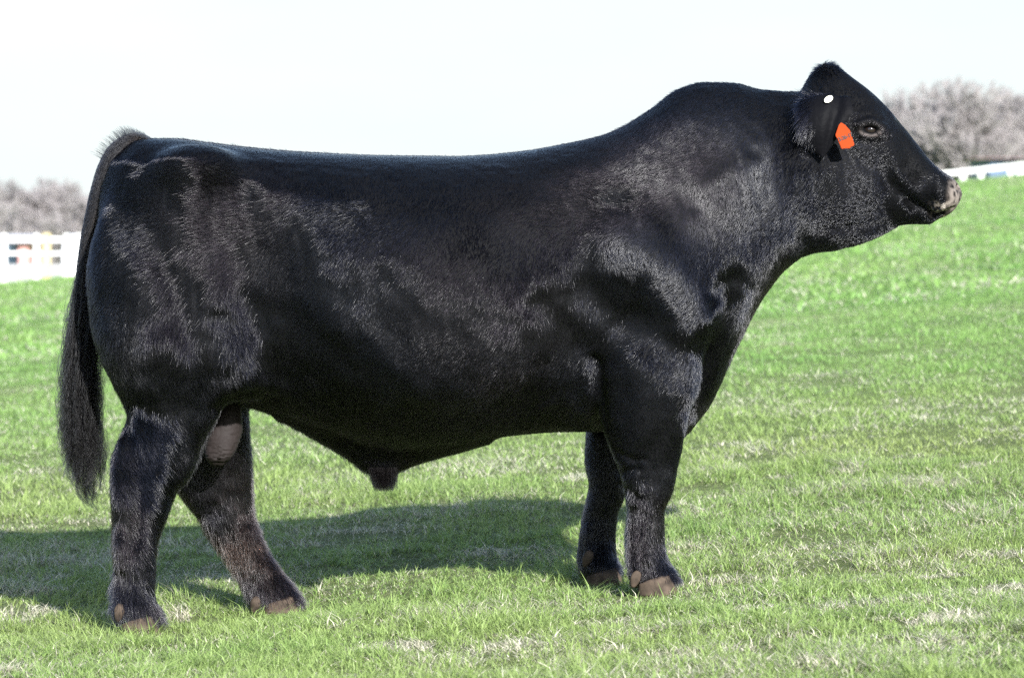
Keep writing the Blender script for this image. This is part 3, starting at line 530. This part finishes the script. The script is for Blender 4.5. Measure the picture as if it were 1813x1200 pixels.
child(mesh('scrotum', Vs, [Fs[:, ::-1]], M['scrotum'], cols=cs_))
# hooves: two claws and two dewclaws on each foot
def claw(cx, cy, zt, zb, ln, wd, yaw=0.0):
    seg = 28; th = np.linspace(0, 2*np.pi, seg, endpoint=False); rings = []
    for t in np.linspace(0, 1, 9):
        ex = ln*(.36+.14*t); sx = cx+ln*(.0+.13*t); n = 2.6
        c, s = np.cos(th), np.sin(th); xx = ex*np.sign(c)*np.abs(c)**(2/n); yy = wd*(.44+.06*t)*np.sign(s)*np.abs(s)**(2/n)*(1-.38*np.clip(c, 0, 1)**2)
        lip = .0012*math.sin(t*22)
        zz = zt+(zb-zt)*t-(0 if t > .95 else .012*(1-t))*(-c)
        rings.append(np.c_[sx+(xx*(1+lip*8)), cy+yy, zz])
    for q in (.6, .05): r0 = rings[-1] if q == .6 else rings[-2]; b = rings[8]; rings.append(np.c_[b[:, 0].mean()+(b[:, 0]-b[:, 0].mean())*q, cy+(b[:, 1]-cy)*q, b[:, 2]-.001])
    V = np.concatenate(rings+[np.c_[rings[0][:, 0]*.3+rings[0][:, 0].mean()*.7, cy+(rings[0][:, 1]-cy)*.3, rings[0][:, 2]+.01]]); ca, sa = math.cos(yaw), math.sin(yaw); d = V[:, :2]-[cx, cy]; V[:, :2] = np.c_[d[:, 0]*ca-d[:, 1]*sa, d[:, 0]*sa+d[:, 1]*ca]+[cx, cy]
    F = [(r*seg+s, r*seg+(s+1) % seg, (r+1)*seg+(s+1) % seg, (r+1)*seg+s) for r in range(10) for s in range(seg)]+[(11*seg+s, 11*seg+(s+1) % seg, (s+1) % seg, s) for s in range(seg)]
    return V, np.array(F)[:, ::-1]
def nub(c, rad, rot):
    th = np.linspace(0, 2*np.pi, 14, endpoint=False); V = []
    for t in np.linspace(0, 1, 8):
        r = math.sin(math.pi*(t*.93+.05))**.6*(1-.35*t); V.append(np.c_[rad[0]*r*np.cos(th), rad[1]*r*np.sin(th), np.full(14, rad[2]*(1-2*t))])
    V = np.concatenate(V); V *= 1+.30*noise(V+np.array(c)*3, 38, 3, 3)[:, None]; ca, sa = math.cos(R(rot)), math.sin(R(rot)); V = np.c_[V[:, 0]*ca+V[:, 2]*sa, V[:, 1], -V[:, 0]*sa+V[:, 2]*ca]+np.array(c)
    F = np.array([(r*14+s, r*14+(s+1) % 14, (r+1)*14+(s+1) % 14, (r+1)*14+s) for r in range(7) for s in range(14)]); return V, [F[:, ::-1], np.array([list(range(14))]), np.array([list(range(7*14+13, 7*14-1, -1))])]
for (cpx, top, bot, yc, dx, dy_, drot) in ((247, 1099, 1120, -.22, 211, 1084, 10), (497, 1066, 1096, .19, 452, 1070, 15), (1160, 1028, 1053, -.2, 1125, 1025, 20), (1068, 1014, 1041, .195, 1040, 990, 25)):
    for sg in (-1, 1):
        p = UP(cpx, top, yc); q = UP(cpx, bot, yc); gz_ = H(p[0], yc+sg*.034).item()
        vv_, ff_ = claw(p[0]-.005, yc+sg*.034, p[2]+.006, min(q[2], gz_)+.002, .118, .064, sg*.10); child(mesh('hoof', vv_, [ff_], M['hoof']))
        dp_ = UP(dx, dy_, yc+sg*.038-.012); nv, nf = nub(dp_, (.018, .012, .025), drot); child(mesh('dewclaw', nv, nf, M['hoof']))
# eyes
for sg in (-1, 1):
    c = np.array(UP(1541, 230, sg*.113)); th = np.linspace(0, np.pi, 20); ph = np.linspace(0, 2*np.pi, 28, endpoint=False); A, B = np.meshgrid(th, ph, indexing='ij')
    Ve = c+.0195*np.stack([np.sin(A)*np.cos(B), np.cos(A)*sg, np.sin(A)*np.sin(B)], -1).reshape(-1, 3)*[1, .85, .9]
    Fe = np.array([(a*28+b_, a*28+(b_+1) % 28, (a+1)*28+(b_+1) % 28, (a+1)*28+b_) for a in range(19) for b_ in range(28)])
    child(mesh('eye', Ve, [Fe], M['eye']))
# ears
def ear(sg):
    nu, nv = 40, 30; us = np.linspace(0, 1, nu); vs = np.linspace(-1, 1, nv)
    # centre line leaves the head behind the eye, swings out, back and down
    cl = np.array([UP(1478, 190, -.09), UP(1471, 176, -.135), UP(1459, 200, -.172), UP(1453, 236, -.185), UP(1457, 279, -.178)])
    C = np.stack([pchip(np.linspace(0, 1, 5), cl[:, q], us) for q in range(3)], 1)
    wf = pchip([0, .2, .45, .7, .9, 1], [.030, .054, .076, .062, .028, .003], us)      # forward half width
    wb = wf*1.0
    T = np.gradient(C, axis=0); T /= np.linalg.norm(T, axis=1)[:, None]
    Wd = np.tile(np.array([.96, -.12, .10]), (nu, 1)); Wd -= T*(Wd*T).sum(1)[:, None]; Wd /= np.linalg.norm(Wd, axis=1)[:, None]; Nd = np.cross(T, Wd); Nd *= np.sign(-Nd[:, 1:2])
    w = wf[:, None]*vs[None]*(1+.04*np.sin(us*19)[:, None]*np.abs(vs)[None])
    cup = (.014*(1-vs**2)-.012*np.exp(-((vs-.45)/.22)**2))[None]*np.sin(np.pi*np.clip(us, .05, .95))[:, None]
    def shell(o): return C[:, None]+Wd[:, None]*w[..., None]+Nd[:, None]*(cup+o*(1-vs**2)[None]**.5*(1-us[:, None]*.7))[..., None]
    A = shell(.007).reshape(-1, 3); B = shell(-.007).reshape(-1, 3); n = nu*nv
    F = [(a*nv+b_, a*nv+b_+1, (a+1)*nv+b_+1, (a+1)*nv+b_) for a in range(nu-1) for b_ in range(nv-1)]; F = np.array(F)
    V = np.concatenate([A, B]); V[:, 1] *= -sg*1.0 if sg > 0 else 1
    FF = np.concatenate([F, F[:, ::-1]+n])
    if sg > 0: FF = FF[:, ::-1]
    o = mesh('ear', V, [FF], M['skin'], cols=np.tile([.003, .003, .004], (len(V), 1))); 
    me = o.data; Nv = vnorm(o); Tf = np.repeat(T, nv, 0); Tf = np.concatenate([Tf, Tf]); Wf = np.repeat(Wd, nv, 0); Wf = np.concatenate([Wf, Wf]); vs2 = np.tile(vs, nu*2); us2 = np.repeat(us, nv); us2 = np.concatenate([us2, us2])
    Fl = Tf-Wf*.35*(vs2 < 0)[:, None]+np.array([-.25, 0, -.5])
    if sg > 0: Fl[:, 1] *= -1
    child(o); one = np.ones(len(V))
    coat(o, V, FF, Nv, Fl, .007+.034*sm(.2, -.5, vs2)*sm(1, .6, us2), np.tile([.003, .003, .005], (len(V), 1)), .10+.25*sm(.2, -.6, vs2), one, 70000, .0005, 3); return o
e1 = ear(-1); e1['label'] = 'ear with the orange tag'; ear(1)
# ear tags
Yt = -.212
op = [(1489, 217), (1496, 221), (1505, 231), (1513, 257), (1508, 260), (1506, 260), (1505, 263), (1497, 263), (1490, 264), (1483, 247), (1479, 240), (1485, 222)]
def plate(name, pts, Yc, th, m_, parent, tilt=0.0, r=.0012):
    import bmesh
    P = [Vector(UP(a, b_, Yc)) for a, b_ in pts]; c = sum(P, Vector())/len(P); bm = bmesh.new()
    f = bm.faces.new([bm.verts.new((p.x, p.y+(p.x-c.x)*tilt, p.z)) for p in P]); bmesh.ops.recalc_face_normals(bm, faces=[f])
    e = bmesh.ops.extrude_face_region(bm, geom=[f]); bmesh.ops.translate(bm, verts=[v for v in e['geom'] if isinstance(v, bmesh.types.BMVert)], vec=(0, th, 0))
    bmesh.ops.recalc_face_normals(bm, faces=bm.faces[:]); bmesh.ops.bevel(bm, geom=[x for x in bm.edges], offset=r, segments=2, affect='EDGES')
    me = bpy.data.meshes.new(name); bm.to_mesh(me); bm.free(); me.materials.append(m_); o = link(bpy.data.objects.new(name, me)); child(o, parent); return o
tg = plate('ear_tag', op, Yt, .004, M['orange'], e1); tg['label'] = 'orange plastic ear tag marked 2-26-17'
cu = bpy.data.curves.new('tag_number', 'FONT'); cu.body = '2-26-17'; cu.size = .0148; cu.extrude = .0004; cu.align_x = 'CENTER'; cu.align_y = 'CENTER'; cu.offset = .0004; cu.space_character = .92
to = bpy.data.objects.new('tag_number', cu); to.location = UP(1497, 243, Yt-.0012); to.rotation_euler = (R(90), R(-22), 0); link(to)
dg = bpy.context.evaluated_depsgraph_get(); me = bpy.data.meshes.new_from_object(to.evaluated_get(dg)); mw = to.matrix_basis.copy(); bpy.data.objects.remove(to); me.transform(mw); me.materials.clear(); me.materials.append(M['ink'])
# lettering lies on the tag: joined into the tag mesh as a second material
import bmesh
bm = bmesh.new(); bm.from_mesh(tg.data); n0 = len(bm.faces); bm.from_mesh(me); bm.faces.ensure_lookup_table()
for f in bm.faces[n0:]: f.material_index = 1
bm.to_mesh(tg.data); bm.free(); tg.data.materials.append(M['ink']); bpy.data.meshes.remove(me)
bt = [(1467+8.6*math.cos(a)*.84-5.4*math.sin(a)*.54, 176-8.6*math.cos(a)*.54-5.4*math.sin(a)*.84) for a in np.linspace(0, 2*np.pi, 20, endpoint=False)]
plate('tag_button', bt, -.186, .005, M['cream'], e1, r=.0008)
# ---------------------------------------------------------------- beyond the crest: fences, yard, buildings, trees
class MB:
    def __init__(s): s.V = []; s.F = []
    def box(s, x0, x1, y0, y1, z0, z1, dz=0.0):
        """dz: rise of the far x end"""
        k = len(s.V); s.V += [(x0, y0, z0), (x1, y0, z0+dz), (x1, y1, z0+dz), (x0, y1, z0), (x0, y0, z1), (x1, y0, z1+dz), (x1, y1, z1+dz), (x0, y1, z1)]
        s.F += [tuple(k+q for q in f) for f in ((0, 3, 2, 1), (4, 5, 6, 7), (0, 1, 5, 4), (1, 2, 6, 5), (2, 3, 7, 6), (3, 0, 4, 7))]; return s
    def build(s, name, m_, parent=None): 
        o = mesh(name, s.V, [np.array(s.F)], m_, smooth=False)
        if parent: child(o, parent)
        return o
YF = 95.0
def gp(px, Y=YF): x = UP(px, 0, Y)[0]; return x, H(x, Y).item()
def fence(name, pxs, Y, zoff, rails, ph, label, cap=None):
    x0, z0 = gp(pxs[0], Y); f = empty(name, (x0, Y, z0)); tag(f, label, 'fence')
    for p_ in pxs:
        x, z = gp(p_, Y); MB().box(x-.07, x+.07, Y-.07, Y+.07, z-.3, z+ph).build('post', M['fence'], f)
    for a, b_ in zip(pxs[:-1], pxs[1:]):
        xa, za = gp(a, Y); xb, zb = gp(b_, Y)
        for (r0, r1) in rails: MB().box(xa+.005, xb-.005, Y-.1, Y-.072, za+r0, za+r1, zb-za).build('rail', M['fence'], f)
    return f
# left: pale yard and white rails behind a tan post
yd = simple('pale_gravel', (.62, .59, .53), .95, .1, .12, 1.2, .02)
yx = np.linspace(-60, -6, 30); yy = np.linspace(95.2, 150, 12); A, B = np.meshgrid(yx, yy, indexing='ij')
def yardz(X, Y): return -.21+(X+12.9)*.113*0+ (Y-95)*.003+.05
Zy = yardz(A, B); i = (np.arange(29)[:, None]*12+np.arange(11)[None]).ravel()
tag(mesh('gravel_yard', np.c_[A.ravel(), B.ravel(), Zy.ravel()], [np.c_[i, i+12, i+13, i+1]], yd), kind='structure')
fl_ = empty('board_fence', (-12.6, 100, yardz(-12.6, 100))); tag(fl_, 'white rail fence along the pale yard behind the bull\'s tail', 'fence')
def zpx(py, Y): return CH-(py-YH)*K*(CD+Y)/CD
YL = 100.0
for p_ in (-150, -95, -48, 8, 65, 118, 140, 195, 250):
    x = UP(p_, 0, YL)[0]; MB().box(x-.06, x+.06, YL-.05, YL+.05, yardz(x, YL)-.05, zpx(414, YL)).build('post', M['fence'], fl_)
for (a, b_) in ((420, 428), (446, 451)):
    MB().box(UP(-190, 0, YL)[0], UP(280, 0, YL)[0], YL-.085, YL-.052, zpx(b_, YL), zpx(a, YL)).build('rail', M['fence'], fl_)
x, z = gp(83, 94.5); tp_ = MB().box(x-.09, x+.09, 94.4, 94.6, z-.3, zpx(413, 94.5)).build('fence_post', M['post']); tag(tp_, 'single tan wooden post at the grass edge left of the bull', 'post')
# wrapped bale
th = np.linspace(0, 2*np.pi, 32, endpoint=False); rr = [0.01, .5, .72, .78, .78, .72, .5, .01]; xx_ = [-.42, -.42, -.38, -.32, .32, .38, .42, .42]
bx, bz = UP(138, 0, 112)[0], zpx(462, 112); Vb = np.concatenate([np.c_[np.full(32, bx+a), 112+r_*np.cos(th), bz+r_*np.sin(th)] for a, r_ in zip(xx_, rr)])
Fb = np.array([(a*32+s, a*32+(s+1) % 32, (a+1)*32+(s+1) % 32, (a+1)*32+s) for a in range(7) for s in range(32)])
tag(mesh('hay_bale', Vb, [Fb], simple('white_wrap', (.8, .8, .8), .4, .4, .06, 4, .02)), 'rounded white bale shape behind the white rails beside the tail', 'bale')
# right: white rail on the crest
fr = fence('rail_fence', tuple(range(980, 1640, 44))+(1640, 1670, 1705, 1737, 1789.5, 1838, 1880, 1925, 1970), 97.0, 0, ((.19, .305),), .29, 'low white rail fence on the hill crest right of the muzzle')
# buildings
def shed(name, px0, px1, Y, ztop, zbot, wallc, roofc, label, rise=.5, wins=()):
    x0, x1 = UP(px0, 0, Y)[0], UP(px1, 0, Y)[0]; e = empty(name, ((x0+x1)/2, Y+3, zbot)); tag(e, label, 'building')
    MB().box(x0, x1, Y, Y+7, zbot, ztop).build('wall', simple(name+'_wall', wallc, .7, .3, .08, .8), e)
    V = [(x0-.4, Y-.4, ztop+.003), (x1+.4, Y-.4, ztop+.003), (x1+.4, Y+7.4, ztop+.003), (x0-.4, Y+7.4, ztop+.003), (x0-.4, Y+3.5, ztop+rise), (x1+.4, Y+3.5, ztop+rise)]
    o = mesh('roof', V, [np.array([(0, 1, 5, 4), (2, 3, 4, 5)]), np.array([(1, 2, 5), (3, 0, 4)])], simple(name+'_roof', roofc, .6, .3, .1, 1), smooth=False); child(o, e)
    o2 = mesh('eave', [(v[0], v[1], v[2]-.002) for v in V[:4]], [np.array([(3, 2, 1, 0)])], M['fence'], smooth=False); child(o2, e)
    for (a, b_, c_, d_) in wins: MB().box(UP(a, 0, Y)[0], UP(b_, 0, Y)[0], Y-.04, Y-.003, zpx(d_, Y), zpx(c_, Y)).build('door', simple(name+'_door', (.75, .75, .75), .5), e)
    return e
shed('barn', 1752, 2010, 150, zpx(282, 150), -1.5, (.10, .14, .23), (.30, .15, .13), 'long blue barn with a low red roof behind the right fence', .12, [(1800, 1830, 286, 330)])
shed('shed', -60, 30, 160, zpx(428, 160), yardz(0, 150)-1.5, (.30, .38, .52), (.5, .5, .52), 'small grey blue shed seen through the left fence', .3)
shed('low_shed', 33, 50, 158, zpx(430, 158), -1.5, (.55, .30, .28), (.5, .42, .42), 'small pinkish shed between the left fence rails', .25)
# bare trees
def grow(seed, h, spread=.55, dens=1.0):
    r = random.Random(seed); TV, TF = [], []; tw = []
    def seg(p, q, r0, r1):
        d = (q-p).normalized(); a = d.orthogonal().normalized(); b_ = d.cross(a); k = len(TV); n = 6
        for (c, rad) in ((p, r0), (q, r1)):
            for s in range(n): t = 2*math.pi*s/n; v = c+a*(rad*math.cos(t))+b_*(rad*math.sin(t)); TV.append((v.x, v.y, v.z))
        for s in range(n): TF.append((k+s, k+(s+1) % n, k+n+(s+1) % n, k+n+s))
    def branch(p, d, l, rad, lv):
        n = 3 if lv < 2 else 2; q = p
        for i in range(n):
            d2 = (d+Vector((r.gauss(0, .16), r.gauss(0, .16), r.gauss(.05, .1)))).normalized(); q2 = q+d2*(l/n)
            r1 = rad*(1-.35/n*(1)); 
            if lv < 3: seg(q, q2, rad, r1)
            else: tw.append((q, q2, rad, r1))
            rad = r1; q = q2; d = d2
            if lv < 5 and (i > 0 or lv > 0):
                for _ in range(r.choice((1, 2, 2)) if lv < 4 else 2):
                    a = Vector((r.gauss(0, 1), r.gauss(0, 1), r.gauss(0, .5))); a -= a.project(d); a.normalize()
                    branch(q, (d*(1-spread*.6)+a*spread+Vector((0, 0, .12))).normalized(), l*r.uniform(.5, .72), rad*.6, lv+1)
        if lv < 5: branch(q, d, l*.62, rad*.75, lv+1)
    branch(Vector((0, 0, 0)), Vector((0, 0, 1)), h*.36, h*.017, 0)
    # trunk flare
    P = np.array([[*t[0], *t[1]] for t in tw]); rad = np.array([[t[2], t[3]] for t in tw]); n = len(P)
    d = P[:, 3:]-P[:, :3]; rr_ = np.random.default_rng(seed); s1 = np.cross(d, rr_.normal(0, 1, (n, 3))); s1 /= np.linalg.norm(s1, axis=1)[:, None]+1e-9; s2 = np.cross(d, s1); s2 /= np.linalg.norm(s2, axis=1)[:, None]+1e-9
    tri = [s1, -s1*.5+s2*.866, -s1*.5-s2*.866]; ra = np.maximum(rad[:, :1], .034); rb_ = np.maximum(rad[:, 1:], .026)
    VV = np.stack([P[:, :3]+t*ra for t in tri]+[P[:, 3:]+t*rb_ for t in tri], 1).reshape(-1, 3); k = np.arange(n)*6
    FF = np.concatenate([np.c_[k+a, k+b_, k+3+b_, k+3+a] for a, b_ in ((0, 1), (1, 2), (2, 0))])
    c = np.array([.46, .425, .42])*(.9+.2*rr_.random((n, 1))); c = np.repeat(c, 6, 0)  # twig colour paled to stand in for haze
    return (np.array(TV), np.array(TF)), (VV, FF, c)
protos = []
def tmesh(name, V, F, m_, c=None):
    o = mesh(name, V, [F], m_, cols=c); me = o.data; bpy.data.objects.remove(o); return me
for q in range(5):
    (a, b_), (c, d, e_) = grow(100+q, 10.0, .5+.06*q); protos.append((tmesh('trunk', a, b_, M['bark']), tmesh('crown', c, d, M['twig'], e_)))
def plant(x, Y, top, zb, k, rz, label, grp, wx=1.0):
    h = (top-zb)/8.4; e = empty('bare_tree', (x, Y, zb)); e.rotation_euler[2] = rz; e.scale = (h*wx, h*wx, h); tag(e, label, 'tree', grp)
    for nm, me in zip(('trunk', 'crown'), protos[k]): o = bpy.data.objects.new(nm, me); link(o); o.parent = e
r = random.Random(11)
GR, GL_ = 'bare trees behind the right fence', 'bare trees behind the left fence'
ri = [(1590, 205), (1612, 190), (1640, 180), (1668, 166), (1695, 154), (1722, 154), (1750, 194), (1778, 186), (1805, 178), (1835, 175), (1870, 170), (1560, 215)]
for q, (p_, tpx) in enumerate(ri):
    Y = 215+r.uniform(-25, 30)
    lab = {0: 'grey bare tree closest to the bull\'s forehead', 8: 'grey bare tree left of the blue barn\'s right end', 4: 'tallest pale bare tree with a rounded crown right of the head', 5: 'tall bare tree at the right shoulder of the rounded grey crown'}.get(q, 'grey bare tree in the row behind the right fence')
    plant(UP(p_, 0, Y)[0], Y, zpx(tpx-8, Y), H(0, Y).item()-1.5, q % 5, r.uniform(0, 6), lab, GR, .95)
for q, (p_, tpx) in enumerate([(-60, 340), (-25, 332), (12, 338), (45, 322), (72, 322), (100, 342), (128, 340), (158, 352), (195, 350), (235, 345)]):
    Y = 240+r.uniform(-30, 30)
    plant(UP(p_, 0, Y)[0], Y, zpx(tpx-4, Y), -4.0, (q+2) % 5, r.uniform(0, 6), 'bare grey tree in the row behind the left fence', GL_, 1.25)
for q in range(26):                                            # the rest of the row, behind the bull
    p_ = 275+q*50; Y = 230+r.uniform(-25, 30); tpx = 345-(q/26)*150+r.uniform(-12, 12)
    if 275 < p_ < 1500 and tpx < 290: tpx = 290 if p_ < 1100 else tpx
    plant(UP(p_, 0, Y)[0], Y, zpx(tpx, Y), -4.0, q % 5, r.uniform(0, 6), 'bare tree hidden behind the bull', 'bare trees hidden behind the bull', 1.3) if False else None
# far-off wood: one mass of twigs and stems, distance fade painted in as pale colour
r2 = np.random.default_rng(77); n = 52000
def woods(n, px0, px1, topf, Y0, Y1, zb, wid, cbase, name, label):
    p_ = px0+(px1-px0)*r2.random(n); Y = Y0+(Y1-Y0)*r2.random(n); X = (p_-CX)*K*(CD+Y)/CD
    tz = CH-(topf(p_)+12*noise(np.c_[p_/28, Y/9, Y*0], 1, 5, 3)-YH)*K*(CD+Y)/CD
    f = r2.random(n)**.75; z = zb+(tz-zb)*f; l = r2.uniform(1.2, 3.4, n); a = r2.random(n)*2*np.pi; up = r2.uniform(.35, 1.2, n)
    d = np.c_[np.cos(a), np.sin(a), up]; d /= np.linalg.norm(d, axis=1)[:, None]; P0 = np.c_[X, Y, z-l*.5*d[:, 2]]; P1 = P0+d*l[:, None]
    s = np.cross(d, r2.normal(0, 1, (n, 3))); s /= np.linalg.norm(s, axis=1)[:, None]; s2 = np.cross(d, s); ww = wid*r2.uniform(.5, 1.6, n)[:, None]*(1.25-f[:, None]*.7)
    tri = [s, -s*.5+s2*.866, -s*.5-s2*.866]; VV = np.stack([P0+t_*ww for t_ in tri]+[P1+t_*ww*.4 for t_ in tri], 1).reshape(-1, 3); k = np.arange(n)*6
    FF = np.concatenate([np.c_[k+a_, k+b_, k+3+b_, k+3+a_] for a_, b_ in ((0, 1), (1, 2), (2, 0))])
    patch = noise(np.c_[X/7, Y/12, z/4], 1, 8, 2)[:, None]
    c = np.array(cbase)*(.9+.2*r2.random((n, 1)))*(1+.2*patch); red = noise(np.c_[X/5, Y/20, z/1.3], 1, 91, 2); c = np.where((red > .42)[:, None], c*[1.3, .66, .76], c)
    tag(mesh(name, VV, [FF], M['twig'], cols=np.repeat(c, 6, 0), smooth=False), label, 'wood', kind='stuff')
woods(60000, 1380, 2100, lambda p: np.interp(p, [1380, 1560, 1600, 1680, 1740, 1780, 2100], [235, 228, 212, 205, 212, 198, 190]), 250, 320, -3.5, .085, (.50, .465, .46), 'distant_wood', 'hazy grey mass of leafless wood behind the right fence')
woods(90000, -250, 1400, lambda p: np.interp(p, [-250, 0, 60, 110, 150, 420, 900, 1100, 1400], [362, 364, 360, 370, 368, 364, 345, 300, 260]), 270, 330, -4.5, .085, (.33, .31, .31), 'distant_thicket', 'grey mass of leafless thicket behind the left fence')
